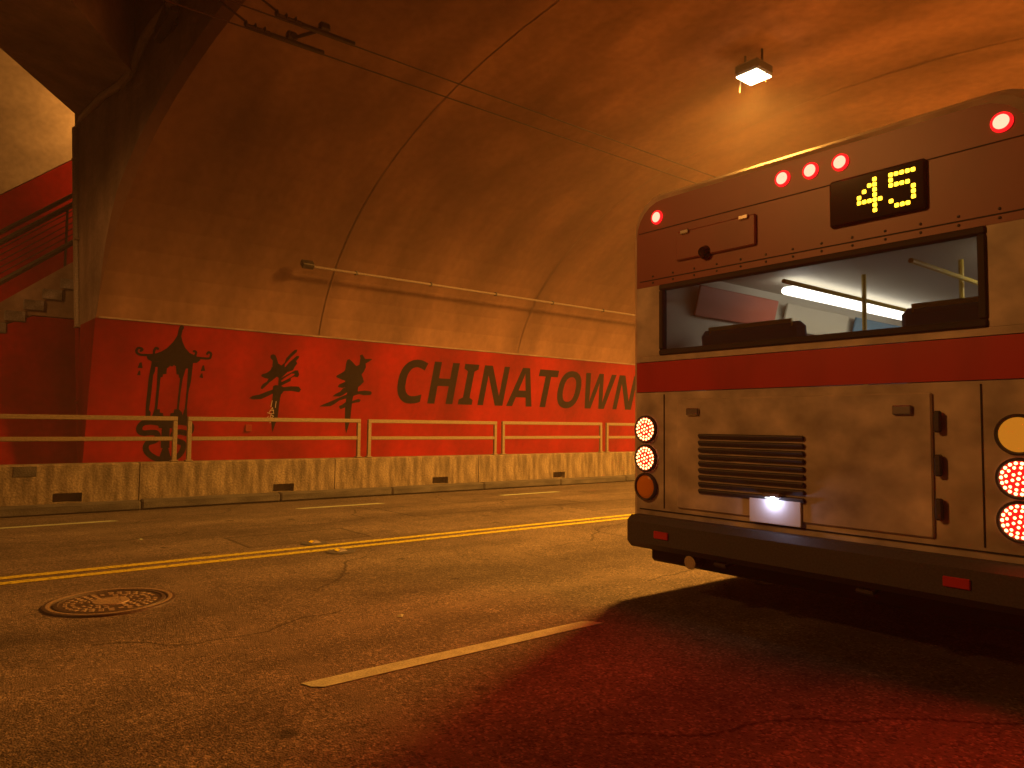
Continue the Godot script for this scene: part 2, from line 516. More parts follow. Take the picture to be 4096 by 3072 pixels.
func tunnel():
	var t = thing("tunnel", "concrete road tunnel with a vaulted ceiling over red painted side walls", "tunnel")
	var pr := profile()
	var rings := [0.0, 5.35, 9.9, 14.5, 19.0, 24.0, 29.0, 34.0, 40.0, 46.0]
	for k in rings.size() - 1:
		var st := mb()
		for side in [-1.0, 1.0]:
			for i in range(1, pr.size() - 1):
				var a: Array = pr[i]
				var b: Array = pr[i + 1]
				var za: float = ZC + side * a[1]
				var zb: float = ZC + side * b[1]
				var n := 8 if k == 0 else 4
				for j in n:
					var q := []
					for e in [[za, a[0], j], [zb, b[0], j], [zb, b[0], j + 1], [za, a[0], j + 1]]:
						var x0: float = edge_x(e[0]) if k == 0 else rings[k]
						q.append(Vector3(lerpf(x0, rings[k + 1] - 0.018, float(e[2]) / n), e[1], e[0]))
					quad(st, q[0], q[1], q[2], q[3], Vector3(0, -1, -side))
		part("vault_ring", st, M.vault, t)
	# the outer shell behind the joints
	var sh := mb()
	for side in [-1.0, 1.0]:
		for i in range(1, pr.size() - 1):
			var a: Array = pr[i]
			var b: Array = pr[i + 1]
			var za: float = ZC + side * (a[1] + 0.06 * 1.0)
			var zb: float = ZC + side * (b[1] + 0.06 * minf(1.0, b[1]))
			quad(sh, Vector3(edge_x(za) + 0.03, a[0] + 0.03, za), Vector3(edge_x(zb) + 0.03, b[0] + 0.03, zb), Vector3(60, b[0] + 0.03, zb), Vector3(60, a[0] + 0.03, za), Vector3(0, -1, -side))
	part("outer_shell", sh, M.dark_concrete, t)
	# the red walls, leaning in towards the road, with a dark ledge above
	for side in [-1.0, 1.0]:
		var st := mb()
		var za: float = ZC + side * 7.82
		var zb: float = ZC + side * 7.10
		var x0 := edge_x(za)
		for k in 12:
			var a := lerpf(x0, 46.0, k / 12.0)
			var b := lerpf(x0, 46.0, (k + 1) / 12.0)
			quad(st, Vector3(a, 0, za), Vector3(b, 0, za), Vector3(b, SPRING, zb), Vector3(a, SPRING, zb), Vector3(0, 0, -side))
		part("red_wall", st, M.red, t)
		st = mb()
		box(st, Vector3(24.0, SPRING + 0.012, zb + side * 0.005), Vector3(44.2, 0.028, 0.05), 0.004)
		part("ledge", st, M.dark_concrete, t)
	# what is painted on the far wall
	var st2 := mb()
	lantern_shapes(st2)
	part("painted_lantern", st2, M.ink, t)
	st2 = mb()
	left_character_shapes(st2)
	part("painted_character", st2, M.ink, t)
	st2 = mb()
	right_character_shapes(st2)
	part("painted_character", st2, M.ink, t)
	var tm := TextMesh.new()
	var fnt := SystemFont.new()
	fnt.font_names = PackedStringArray(["Droid Sans"])
	fnt.font_weight = 700
	tm.font = fnt
	tm.font_size = 100
	tm.pixel_size = 0.0112
	tm.depth = 0.0
	tm.text = "CHINATOWN"
	tm.horizontal_alignment = HORIZONTAL_ALIGNMENT_LEFT
	tm.vertical_alignment = VERTICAL_ALIGNMENT_CENTER
	var arr: Array = tm.get_mesh_arrays()
	var v: PackedVector3Array = arr[Mesh.ARRAY_VERTEX]
	var lo := Vector3(INF, INF, INF)
	var hi := -lo
	for p in v:
		lo = lo.min(p)
		hi = hi.max(p)
	var ix = arr[Mesh.ARRAY_INDEX]
	st2 = mb()
	var place := func(p: Vector3) -> Vector3:
		var y := 1.60 + (p.y - lo.y) / (hi.y - lo.y) * 0.86
		return on_wall(Vector2(7.06 + (p.x - lo.x) + 0.03 * (y - 1.6), y), 0.004)
	if ix == null or ix.size() == 0:
		for i in range(0, v.size(), 3):
			tri(st2, place.call(v[i]), place.call(v[i + 1]), place.call(v[i + 2]), Vector3(0, 0, 1))
	else:
		for i in range(0, ix.size(), 3):
			tri(st2, place.call(v[ix[i]]), place.call(v[ix[i + 1]]), place.call(v[ix[i + 2]]), Vector3(0, 0, 1))
	part("painted_lettering", st2, M.ink, t)
	# a scrawled tag on the left character's long stroke
	st2 = mb()
	for s in [[[458, 158], [457, 147]], [[465, 157], [465, 146]], [[455, 137], [460, 146], [463, 137]], [[456, 141], [463, 141]], [[452, 137], [458, 135], [464, 136]], [[455, 131], [452, 127], [457, 122], [459, 134]], [[460, 133], [464, 131], [459, 127]], [[459, 127], [459, 119]]]:
		var line := PackedVector2Array()
		for q in s: line.append(Vector2(q[0], q[1]))
		for q in Geometry2D.offset_polyline(line, 0.55, Geometry2D.JOIN_ROUND, Geometry2D.END_ROUND):
			var w := PackedVector2Array()
			for e in q: w.append(e * 0.01 + Vector2(0.075, 0.0))
			flat(st2, w, func(c): return on_wall(c, 0.009), Vector3(0, 0, 1))
	part("scrawled_tag", st2, M.scrawl, t)
	st2 = mb()
	box(st2, on_wall(Vector2(4.30, 1.10), 0.012), Vector3(0.11, 0.12, 0.03), 0.005)
	part("wall_plate", st2, M.plate_brown, t)
	# conduit along the haunch of the vault, with its end box
	var c = thing("conduit", "thin dark conduit clipped along the tunnel vault above the painted characters", "conduit")
	st2 = mb()
	tube(st2, [Vector3(4.78, 3.76, -11.29), Vector3(45, 3.76, -11.29)], 0.022, 8)
	part("pipe", st2, M.pipe, c)
	st2 = mb()
	box(st2, Vector3(4.72, 3.78, -11.28), Vector3(0.2, 0.13, 0.1), 0.01, Basis(Vector3.RIGHT, -0.8))
	part("end_box", st2, M.dark_metal, c)
	for k in 14:
		st2 = mb()
		box(st2, Vector3(5.6 + 1.5 * k, 3.765, -11.30), Vector3(0.04, 0.07, 0.07), 0.006)
		part("clip", st2, M.dark_metal, c)


# ---------------------------------------------------------------- the portal
func corner_x(y: float) -> float:
	return 1.955 - 0.050 * y

func portal():
	var t = thing("portal_wall", "dark concrete portal wall around the tunnel mouth with a red painted foot", "wall")
	var pr := profile()
	var up := mb()
	var low := mb()
	var bev := mb()
	var outs := []
	for i in pr.size():                                    # the opening in the face, a little wider than the lining
		var w: float = 0.16 * clampf((pr[i][0] - 3.0) / 1.4, 0.0, 1.0)
		outs.append(Vector3(0, pr[i][0] + (w if i > 2 else 0.0) * 0.6, ZC - pr[i][1] - w * 0.6))
	for i in outs.size():
		outs[i].x = edge_x(outs[i].z) - 0.10 * clampf((outs[i].y - 3.0) / 1.4, 0.0, 1.0)
	for i in pr.size() - 1:
		var a: Vector3 = outs[i]
		var b: Vector3 = outs[i + 1]
		var ca := Vector3(corner_x(a.y), a.y, -13.55)
		var cb := Vector3(corner_x(b.y), b.y, -13.55)
		quad(low if i == 0 else up, a, b, cb, ca, Vector3(-1, 0, 0))
		var ia := Vector3(edge_x(ZC - pr[i][1]), pr[i][0], ZC - pr[i][1])
		var ib := Vector3(edge_x(ZC - pr[i + 1][1]), pr[i + 1][0], ZC - pr[i + 1][1])
		quad(bev, a, b, ib, ia, Vector3(-1, -0.3, 1))
		# the near half of the mouth, out of the picture
		var m := func(p: Vector3) -> Vector3: return Vector3(edge_x(2.0 * ZC - p.z), p.y, 2.0 * ZC - p.z)
		quad(low if i == 0 else up, m.call(a), m.call(b), Vector3(4.1, b.y, 3.4), Vector3(4.1, a.y, 3.4), Vector3(-1, 0, 0))
		quad(bev, m.call(a), m.call(b), m.call(ib), m.call(ia), Vector3(-1, -0.3, -1))
	# above the crown
	var top: Vector3 = outs[outs.size() - 1]
	var cy := top.y
	quad(up, Vector3(corner_x(cy), cy, -13.55), top, Vector3(top.x, 9.0, top.z), Vector3(corner_x(9.0), 9.0, -13.55), Vector3(-1, 0, 0))
	quad(up, top, Vector3(4.1, cy, 3.4), Vector3(4.1, 9.0, 3.4), Vector3(top.x, 9.0, top.z), Vector3(-1, 0, 0))
	# the return at the corner, where the stair passes behind
	for k in 6:
		var y0 := 9.0 * k / 6.0
		var y1 := 9.0 * (k + 1) / 6.0
		var p := [Vector3(corner_x(y0), y0, -13.55), Vector3(corner_x(y1), y1, -13.55), Vector3(corner_x(y1) + 0.5, y1, -13.75), Vector3(corner_x(y0) + 0.5, y0, -13.75)]
		quad(up, p[0], p[1], p[2], p[3], Vector3(0, 0, -1))
	part("portal_face", up, M.dark_concrete, t)
	part("red_foot", low, M.red, t)
	part("mouth_bevel", bev, M.vault, t)
	# conduit in the corner, bending along the beam and up
	var c = thing("corner_pipe", "dark pipe running up the portal corner beside the stair and bending right under the beam", "pipe")
	var st := mb()
	var z := -13.40
	tube(st, [Vector3(corner_x(SPRING) - 0.015, SPRING, z), Vector3(corner_x(4.5) - 0.015, 4.5, z), Vector3(corner_x(5.9) - 0.01, 5.9, z), Vector3(1.71, 6.02, -13.25), Vector3(1.80, 5.98, -12.0), Vector3(1.88, 5.84, -11.05), Vector3(1.92, 5.88, -10.72), Vector3(1.94, 6.02, -10.48), Vector3(1.98, 6.18, -10.15), Vector3(2.04, 6.26, -9.7), Vector3(2.12, 6.30, -9.1)], 0.055, 10)
	part("pipe", st, M.pipe, c)
	st = mb()
	for k in 2:
		var dz := 0.10 * k
		tube(st, [Vector3(corner_x(0.0) - 0.01, 0.05, z - 0.06 + dz), Vector3(corner_x(SPRING) - 0.015, SPRING, z - 0.06 + dz)], 0.036 - 0.01 * k, 10)
	part("red_pipe", st, M.red, c)
	for y in [0.9, 1.5, 2.7, 4.1, 5.4]:
		st = mb()
		box(st, Vector3(corner_x(y) - 0.005, y, z), Vector3(0.12, 0.04, 0.17), 0.008)
		part("clamp", st, M.red if y < 2.6 else M.pipe, c)
	var jb = thing("junction_box", "dark cable junction box and bracket at the top of the corner pipe", "junction box")
	st = mb()
	box(st, Vector3(2.10, 6.20, -9.62), Vector3(0.16, 0.30, 0.5), 0.015)
	part("box", st, M.dark_metal, jb)
	st = mb()
	box(st, Vector3(2.06, 6.05, -9.45), Vector3(0.1, 0.08, 0.9), 0.01)
	box(st, Vector3(2.04, 6.30, -9.0), Vector3(0.08, 0.06, 0.7), 0.01)
	part("bracket", st, M.dark_metal, jb)


# ---------------------------------------------------------------- the stair beside the portal
func stairs():
	var zs := -13.6
	var w = thing("stair_wall", "red wall below the stair with a brown concrete corner above", "wall")
	var st := mb()
	# red below, brown above a slanting edge
	plate(st, PackedVector2Array([Vector2(-6, 0), Vector2(1.99, 0), Vector2(1.82, 2.83), Vector2(1.21, 2.83), Vector2(0.80, 2.63), Vector2(-4.6, 0.0)]), func(v): return Vector3(v.x, v.y, zs), func(v): return Vector3(v.x, v.y, zs - 0.2), Vector3(0, 0, 1))
	part("red_wall", st, M.red, w)
	st = mb()
	plate(st, PackedVector2Array([Vector2(0.42, 2.46), Vector2(0.80, 2.65), Vector2(1.21, 2.85), Vector2(1.90, 2.85), Vector2(1.83, 3.52)]), func(v): return Vector3(v.x, v.y, zs - 0.02), func(v): return Vector3(v.x, v.y, zs - 0.2), Vector3(0, 0, 1))
	part("concrete_corner", st, M.dark_concrete, w)
	var b = thing("stair_back_wall", "tan concrete wall behind the stair with a slanting red band along the flight", "wall")
	var sl := 0.84
	st = mb()
	plate(st, PackedVector2Array([Vector2(-8, 5.08 - 8.8 * sl), Vector2(6, 5.08 + 5.2 * sl), Vector2(6, 12), Vector2(-8, 12)]), func(v): return Vector3(v.x, v.y, -15.2), func(v): return Vector3(v.x, v.y, -15.5), Vector3(0, 0, 1))
	part("concrete_wall", st, M.tan, b)
	st = mb()
	plate(st, PackedVector2Array([Vector2(-5.58, -0.3), Vector2(6, -0.3), Vector2(6, 5.06 + 5.2 * sl)]), func(v): return Vector3(v.x, v.y, -15.19), func(v): return Vector3(v.x, v.y, -15.48), Vector3(0, 0, 1))
	part("red_band", st, M.red, b)
	var t = thing("staircase", "concrete stair with pale worn step ends rising right behind the portal wall", "staircase")
	st = mb()
	plate(st, PackedVector2Array([Vector2(-2.9, -0.25), Vector2(3.4, 4.70), Vector2(3.4, 5.15), Vector2(-2.9, -0.03)]), func(v): return Vector3(v.x, v.y, zs + 0.01), func(v): return Vector3(v.x, v.y, -15.18), Vector3(0, 0, 1))
	part("stringer", st, M.dark_concrete, t)
	for k in range(-13, 11):
		var x := 0.84 + 0.24 * k
		var y := 2.88 + 0.197 * k
		if y < 0.1:
			continue
		st = mb()
		box(st, Vector3(x + 0.14, y - 0.075, -14.38), Vector3(0.28, 0.165, 1.62), 0.012)
		part("step", st, M.step, t)
	var r = thing("stair_railing", "dark metal stair railing with a double top rail and thin sloping bars", "railing")
	var zr := -13.66
	var sl2 := 0.83
	var line := func(y: float, rad: float):
		var s := mb()
		tube(s, [Vector3(-2.6, y - 3.4 * sl2, zr), Vector3(3.0, y + 2.2 * sl2, zr)], rad, 8)
		return s
	part("handrail", line.call(4.14, 0.035), M.dark_metal, r)
	part("top_rail", line.call(3.98, 0.042), M.dark_metal, r)
	part("lower_rail", line.call(3.34, 0.042), M.dark_metal, r)
	for k in 5:
		part("bar", line.call(3.48 + 0.1 * k, 0.008), M.dark_metal, r)
	for x in [-1.9, -0.75, 0.42, 1.62, 2.7]:
		var y: float = 2.92 + (x - 0.84) * 0.82
		st = mb()
		box(st, Vector3(x, y + 0.55, zr), Vector3(0.035, 1.15, 0.035), 0.004)
		part("post", st, M.dark_metal, r)
	# the lamp that lights the stair, hidden round the corner
	var l = thing("stair_lamp", "lamp hung over the stair behind the portal corner", "lamp", Vector3(3.3, 7.3, -13.95))
	st = mb()
	box(st, Vector3(0, 0, 0), Vector3(0.3, 0.16, 0.22), 0.02)
	part("housing", st, M.dark_metal, l)
	st = mb()
	box(st, Vector3(0, -0.1, 0), Vector3(0.24, 0.03, 0.18), 0.005)
	part("lamp_face", st, M.lamp_face, l)
	lamp_light(OmniLight3D.new(), Vector3(-0.1, -0.25, -0.1), Color(1.0, 0.45, 0.09).linear_to_srgb(), 8.5, 0.12, l)


func overpass():
	var t = thing("overpass_beam", "dark concrete beam slanting overhead from the portal corner", "beam")
	var st := mb()
	var a := Vector3(1.66, 6.17, -13.52)
	var c := Vector3(1.93, 5.86, -10.62)
	var d := Vector3(-0.56, 0.03, 0.83)
	var top := Vector3(0, 1.6, 0)
	var a2 := a + d * 9.0
	var c2 := c + d * 9.0
	quad(st, a, c, c2, a2, Vector3.DOWN)
	quad(st, a, a2, a2 + top, a + top, Vector3(-1, 0, -1))
	quad(st, c, c2, c2 + top, c + top, Vector3(1, 0, 1))
	quad(st, a2, c2, c2 + top, a2 + top, Vector3(-1, 0, 1))
	quad(st, a + top, c + top, c2 + top, a2 + top, Vector3.UP)
	quad(st, a, c, c + top, a + top, Vector3(1, 0, 0))
	part("beam", st, M.dark_concrete, t)
	t = thing("overpass_deck", "black underside of the street bridge high above the tunnel mouth", "bridge")
	st = mb()
	box(st, Vector3(-3.6, 8.3, -4.5), Vector3(11.0, 0.9, 24.0))
	part("deck", st, M.dark_concrete, t)


# ---------------------------------------------------------------- barrier and railings across the road
func barrier():
	var t = thing("barrier", "low weathered concrete barrier with drain slots along the far side of the road", "barrier")
	for k in range(-2, 9):
		var x0 := 2.30 + 2.88 * k + 0.006
		var x1 := x0 + 2.868
		var s0 := 4.17 + 2.88 * k
		var s1 := s0 + 0.33
		var st := mb()
		var poly := PackedVector2Array([Vector2(x0, 0.0), Vector2(x1, 0.0), Vector2(x1, 0.625), Vector2(x0, 0.63)])
		var cut := PackedVector2Array([Vector2(s0, 0.135), Vector2(s1, 0.145), Vector2(s1 + 0.005, 0.262), Vector2(s0 - 0.004, 0.252)])
		# the wall round the slot, in four pieces that butt
		var front := -11.05
		var back := -11.29
		for q in [[x0, x1, 0.0, 0.135], [x0, s0, 0.135, 0.255], [s1, x1, 0.135, 0.255], [x0, x1, 0.255, 0.61]]:
			var n := 10
			for i in n:
				var a: float = lerpf(q[0], q[1], float(i) / n)
				var b: float = lerpf(q[0], q[1], float(i + 1) / n)
				quad(st, Vector3(a, q[2], front), Vector3(b, q[2], front), Vector3(b, q[3], front), Vector3(a, q[3], front), Vector3(0, 0, 1))
			quad(st, Vector3(q[0], q[2], back), Vector3(q[1], q[2], back), Vector3(q[1], q[3], back), Vector3(q[0], q[3], back), Vector3(0, 0, -1))
		# rounded top, ends and the inside of the slot
		quad(st, Vector3(x0, 0.61, front), Vector3(x1, 0.61, front), Vector3(x1, 0.63, front - 0.02), Vector3(x0, 0.63, front - 0.02), Vector3(0, 1, 1))
		quad(st, Vector3(x0, 0.63, front - 0.02), Vector3(x1, 0.63, front - 0.02), Vector3(x1, 0.63, back + 0.02), Vector3(x0, 0.63, back + 0.02), Vector3.UP)
		quad(st, Vector3(x0, 0.61, back), Vector3(x1, 0.61, back), Vector3(x1, 0.63, back + 0.02), Vector3(x0, 0.63, back + 0.02), Vector3(0, 1, -1))
		for x in [[x0, -1.0], [x1, 1.0]]:
			quad(st, Vector3(x[0], 0, front), Vector3(x[0], 0.61, front), Vector3(x[0], 0.61, back), Vector3(x[0], 0, back), Vector3(x[1], 0, 0))
		for x in [[s0, 1.0], [s1, -1.0]]:
			quad(st, Vector3(x[0], 0.135, front), Vector3(x[0], 0.255, front), Vector3(x[0], 0.255, back), Vector3(x[0], 0.135, back), Vector3(x[1], 0, 0))
		quad(st, Vector3(s0, 0.135, front), Vector3(s1, 0.135, front), Vector3(s1, 0.135, back), Vector3(s0, 0.135, back), Vector3.UP)
		quad(st, Vector3(s0, 0.255, front), Vector3(s1, 0.255, front), Vector3(s1, 0.255, back), Vector3(s0, 0.255, back), Vector3.DOWN)
		part("barrier_section", st, M.barrier, t)
		st = mb()                                        # the dark grating a hand's breadth inside the slot
		box(st, Vector3((s0 + s1) * 0.5, 0.195, -11.2), Vector3(s1 - s0 - 0.004, 0.116, 0.02))
		part("slot_grate", st, M.dark_metal, t)
	# an old patch of darker mortar near the left end
	var p := mb()
	box(p, Vector3(0.98, 0.545, -11.047), Vector3(0.25, 0.13, 0.012), 0.004)
	part("mortar_patch", p, M.gutter, t)

func rail_panel() -> Node3D:
	var t = thing("railing_panel", "", "railing", Vector3.ZERO, "painted railing panels on the barrier")
	var st := mb()
	box(st, Vector3(1.365, 0.61, 0), Vector3(2.73, 0.062, 0.05), 0.006)
	part("top_rail", st, M.rail, t)
	st = mb()
	box(st, Vector3(1.365, 0.325, 0), Vector3(2.61, 0.058, 0.045), 0.006)
	part("middle_rail", st, M.rail, t)
	for x in [0.03, 2.70]:
		st = mb()
		box(st, Vector3(x, 0.289, 0), Vector3(0.06, 0.576, 0.05), 0.006)
		part("post", st, M.rail, t)
		st = mb()
		box(st, Vector3(x, 0.012, 0), Vector3(0.10, 0.022, 0.09), 0.006)
		part("foot_plate", st, M.rail, t)
	return t

func railings():
	var where := ["panel in front of the staircase wall, cut by the picture's left edge", "panel between the lantern's foot and the right painted character", "panel below the right painted character and the letter C", "panel below the letters INA, next left of the bus", "panel reaching behind the left edge of the bus", "panel hidden behind the bus, second beyond its left edge"]
	var first := rail_panel()
	for k in 6:
		var o: Node3D = first if k == 0 else first.duplicate()
		if k > 0:
			o.name = numbered("railing_panel")
			add_child(o)
		o.position = Vector3(0.045 + 2.865 * k, 0.63, -11.10)
		o.rotation = Vector3([0.004, -0.006, 0.008, -0.003, 0.005, 0.0][k], [0.0015, -0.002, 0.001, -0.0015, 0.002, 0.0][k], [0.0, 0.0012, -0.0014, 0.001, 0.0, 0.0][k])
		o.set_meta("label", "tan steel railing " + where[k])


# ---------------------------------------------------------------- things on the road
func road_things():
	var t = thing("manhole_cover", "round rusty iron manhole cover with raised studs and a pale worn centre", "manhole cover", Vector3(0.995, 0.0, -5.47))
	var st := mb()
	lathe(st, Vector3.ZERO, Vector3.UP, [[0.0, 0.392], [0.012, 0.388], [0.014, 0.372], [0.014, 0.345], [0.004, 0.338], [0.004, 0.330]], 64)
	part("frame", st, M.iron, t, true)
	st = mb()
	lathe(st, Vector3.ZERO, Vector3.UP, [[0.002, 0.332], [0.013, 0.326], [0.016, 0.305], [0.009, 0.297], [0.007, 0.284], [0.006, 0.001]], 64)
	part("lid", st, M.iron, t, true)
	st = mb()
	lathe(st, Vector3.ZERO, Vector3.UP, [[0.013, 0.343], [0.0155, 0.352], [0.0155, 0.366], [0.013, 0.371]], 64)
	part("worn_ring", st, M.worn_iron, t, true)
	st = mb()
	lathe(st, Vector3.ZERO, Vector3.UP, [[0.005, 0.112], [0.013, 0.108], [0.014, 0.06], [0.011, 0.05], [0.010, 0.001]], 40)
	part("centre_plate", st, M.worn_iron, t, true)
	var rng := RandomNumberGenerator.new()
	rng.seed = 11
	for ring in [[0.134, 16, 0.022], [0.176, 20, 0.032], [0.220, 26, 0.034], [0.262, 30, 0.034]]:
		for k in ring[1]:
			var a: float = TAU * (k + 0.5 * (int(ring[1]) % 4) / 4.0) / ring[1] + rng.randf_range(-0.02, 0.02)
			var arc: float = TAU * ring[0] / ring[1]
			if absf(sin(a * 2.0)) < 0.10 and ring[0] > 0.12:   # the plain cross between the quarters
				continue
			st = mb()
			box(st, Vector3(cos(a) * ring[0], 0.0075, sin(a) * ring[0]), Vector3(ring[2] * rng.randf_range(0.7, 0.95), 0.006, arc * rng.randf_range(0.5, 0.68)), 0.0025, Basis(Vector3.UP, -a + rng.randf_range(-0.15, 0.15)))
			part("raised_stud", st, M.worn_iron, t)
	var scrap_labels := ["tiny crumpled pale paper scrap lying on the asphalt between manhole cover and near lane dash", "tiny crumpled pale paper scrap lying on the asphalt beyond the double yellow line"]
	for k in 2:
		st = mb()
		var p0 := [Vector3(-0.035, 0.004, -0.02), Vector3(0.03, 0.006, -0.028), Vector3(0.038, 0.012, 0.02), Vector3(-0.028, 0.005, 0.03)]
		var mid := Vector3(0.004, 0.022, 0.0)
		for e in 4:
			tri(st, p0[e], p0[(e + 1) % 4], mid, Vector3.UP)
		var o := part(numbered("paper_scrap"), st, M.white_line, self)
		o.position = [Vector3(2.35, 0.0, -4.03), Vector3(1.73, 0.0, -8.16)][k]
		o.rotation.y = 0.7 + k
		o.scale = Vector3.ONE * 0.7
		tag(o, scrap_labels[k], "litter", "paper scraps on the road")
	var labels := ["yellow reflective road stud just beyond the double yellow line", "yellow reflective road stud on the near side of the double yellow line"]
	for k in 2:
		var s = thing("road_stud", labels[k], "road stud", Vector3(3.06, 0.006, [-6.95, -6.36][k]), "yellow road studs beside the centre line")
		st = mb()
		lathe(st, Vector3.ZERO, Vector3.UP, [[0.0, 0.135], [0.004, 0.12], [0.005, 0.001]], 20)
		part("glue_pad", st, M.rubber, s)
		st = mb()
		var b := 0.05
		var p := [Vector3(-b, 0.005, -b), Vector3(b, 0.005, -b), Vector3(b, 0.005, b), Vector3(-b, 0.005, b)]
		var q := [Vector3(-0.018, 0.026, -0.036), Vector3(0.018, 0.026, -0.036), Vector3(0.018, 0.026, 0.036), Vector3(-0.018, 0.026, 0.036)]
		quad(st, q[0], q[1], q[2], q[3], Vector3.UP)
		for e in 4:
			var f := (e + 1) % 4
			quad(st, p[e], p[f], q[f], q[e], (p[e] + p[f]) * 0.5 - Vector3(0, 0.03, 0))
		part("body", st, M.stud, s)
		for sg in [-1.0, 1.0]:
			st = mb()
			var n := Vector3(sg * 0.021, 0.032, 0).normalized() * 0.002
			quad(st, Vector3(sg * 0.046, 0.008, -0.042) + n, Vector3(sg * 0.046, 0.008, 0.042) + n, Vector3(sg * 0.021, 0.0235, 0.034) + n, Vector3(sg * 0.021, 0.0235, -0.034) + n, Vector3(sg, 0.6, 0))
			part("reflector", st, M.reflector, s)


# ---------------------------------------------------------------- overhead wires
func overhead_wires():
	var y := 5.35
	var zs := [-7.60, -7.20]
	var names2 := ["lower of the two black trolley wires under the vault, nearer the tunnel wall", "upper of the two black trolley wires under the vault, nearer the road's middle"]
	for k in 2:
		var t = thing("trolley_wire", names2[k], "overhead wire", Vector3.ZERO, "trolley wires under the vault")
		var st := mb()
		tube(st, [Vector3(-6, y, zs[k]), Vector3(44, y, zs[k])], 0.009, 6)
		part("wire", st, M.wire, t)
		var x := 2.45 + 0.18 * k
		st = mb()
		box(st, Vector3(x + 0.55, y + 0.02, zs[k]), Vector3(0.62, 0.05, 0.045), 0.01)
		part("runner", st, M.wire, t)
		st = mb()
		tube(st, [Vector3(x - 0.02, y + 0.03, zs[k]), Vector3(x + 0.24, y + 0.03, zs[k])], 0.022, 8)
		for j in 3:
			lathe(st, Vector3(x - 0.02 + 0.1 * j, y + 0.045, zs[k]), Vector3.RIGHT, [[-0.02, 0.01], [0.0, 0.042], [0.02, 0.01]], 10)
		part("insulator", st, M.wire, t)
		st = mb()
		tube(st, [Vector3(x, y + 0.06, zs[k]), Vector3(x - 0.55, y + 0.30, zs[k]), Vector3(x - 0.75, y + 0.40, zs[k])], 0.012, 6)
		box(st, Vector3(x - 0.72, y + 0.39, zs[k]), Vector3(0.12, 0.07, 0.06), 0.015)
		part("strain_cable", st, M.wire, t)
	var s = thing("wire_spreader", "insulated spreader bar linking the two trolley wires", "spreader bar")
	var sp := mb()
	tube(sp, [Vector3(2.93, y + 0.06, zs[0]), Vector3(3.13, y + 0.06, zs[1])], 0.02, 8)
	part("bar", sp, M.wire, s)
	for k in 2:
		sp = mb()
		box(sp, Vector3(2.93 + 0.2 * k, y + 0.085, zs[k]), Vector3(0.12, 0.09, 0.08), 0.02)
		part("clamp", sp, M.wire, s)


# ---------------------------------------------------------------- lamps
func lamps():
	var xs := [8.0, 13.6, 19.2, 24.8]
	var label := ["bright floodlight on the vault above the bus, nearest the tunnel mouth", "second floodlight on the vault, deeper in the tunnel behind the bus", "third floodlight on the vault, deeper in the tunnel behind the bus", "fourth floodlight on the vault, deepest in the tunnel"]
	for k in xs.size():
		var t = thing("tunnel_lamp", label[k], "lamp", Vector3(xs[k], 5.66, -5.15), "floodlights along the tunnel vault")
		var st := mb()
		box(st, Vector3(0, 0.07, 0), Vector3(0.36, 0.14, 0.34), 0.025)
		part("housing", st, M.dark_metal, t)
		st = mb()
		box(st, Vector3(0, -0.012, 0), Vector3(0.32, 0.02, 0.30), 0.004)
		part("lamp_face", st, M.lamp_face, t)
		for sg in [-1.0, 1.0]:
			st = mb()
			box(st, Vector3(0, 0.22, sg * 0.12), Vector3(0.03, 0.18, 0.02), 0.003)
			part("bracket", st, M.dark_metal, t)
			st = mb()
			tube(st, [Vector3(-0.02, 0.0, sg * 0.18), Vector3(-0.03, -0.16, sg * 0.19)], 0.008, 6)
			part("hanging_clip", st, M.rail, t)
		var l := SpotLight3D.new()
		l.spot_angle = 85.0
		l.spot_angle_attenuation = 0.6
		l.rotation = Vector3(-PI / 2, 0, 0)
		lamp_light(l, Vector3(0, -0.06, 0), Color(1.0, 0.40, 0.055).linear_to_srgb(), 190.0, 0.40, t)
	# the street lamp outside, behind the camera's left shoulder
	var s = thing("street_lamp", "street lamp outside the tunnel mouth, hanging under the bridge", "lamp", Vector3(-5.5, 7.0, -7.0))
	var st2 := mb()
	box(st2, Vector3(0, 0.1, 0), Vector3(0.5, 0.16, 0.3), 0.03)
	part("housing", st2, M.dark_metal, s)
	st2 = mb()
	box(st2, Vector3(0, 0.0, 0), Vector3(0.4, 0.03, 0.24), 0.005)
	part("lamp_face", st2, M.lamp_face, s)
	st2 = mb()
	tube(st2, [Vector3(0, 0.18, 0), Vector3(0, 0.86, 0)], 0.03, 8)
	part("rod", st2, M.dark_metal, s)
	var o := SpotLight3D.new()
	o.spot_angle = 80.0
	o.spot_angle_attenuation = 0.25
	o.rotation = Vector3(-PI / 2, 0, 0)
	lamp_light(o, Vector3(0, -0.06, 0), Color(1.0, 0.38, 0.07).linear_to_srgb(), 54.0, 0.3, s)


# ---------------------------------------------------------------- the bus
func section(inset := 0.0) -> PackedVector2Array:          # across the bus: x is to the right (+z), y is up
	var p := PackedVector2Array()
	var hw := 1.30 - inset
	var top := 2.88 - inset
	var r := 0.24
	p.append(Vector2(-hw, 0.40 + inset))
	p.append(Vector2(hw, 0.40 + inset))
	for s in [1.0, -1.0]:
		for i in 7:
			var a := i * PI / 12.0
			if s < 0.0: a = PI / 2 - a
			p.append(Vector2(s * (hw - r + r * cos(a)), top - r + r * sin(a)))
	return p

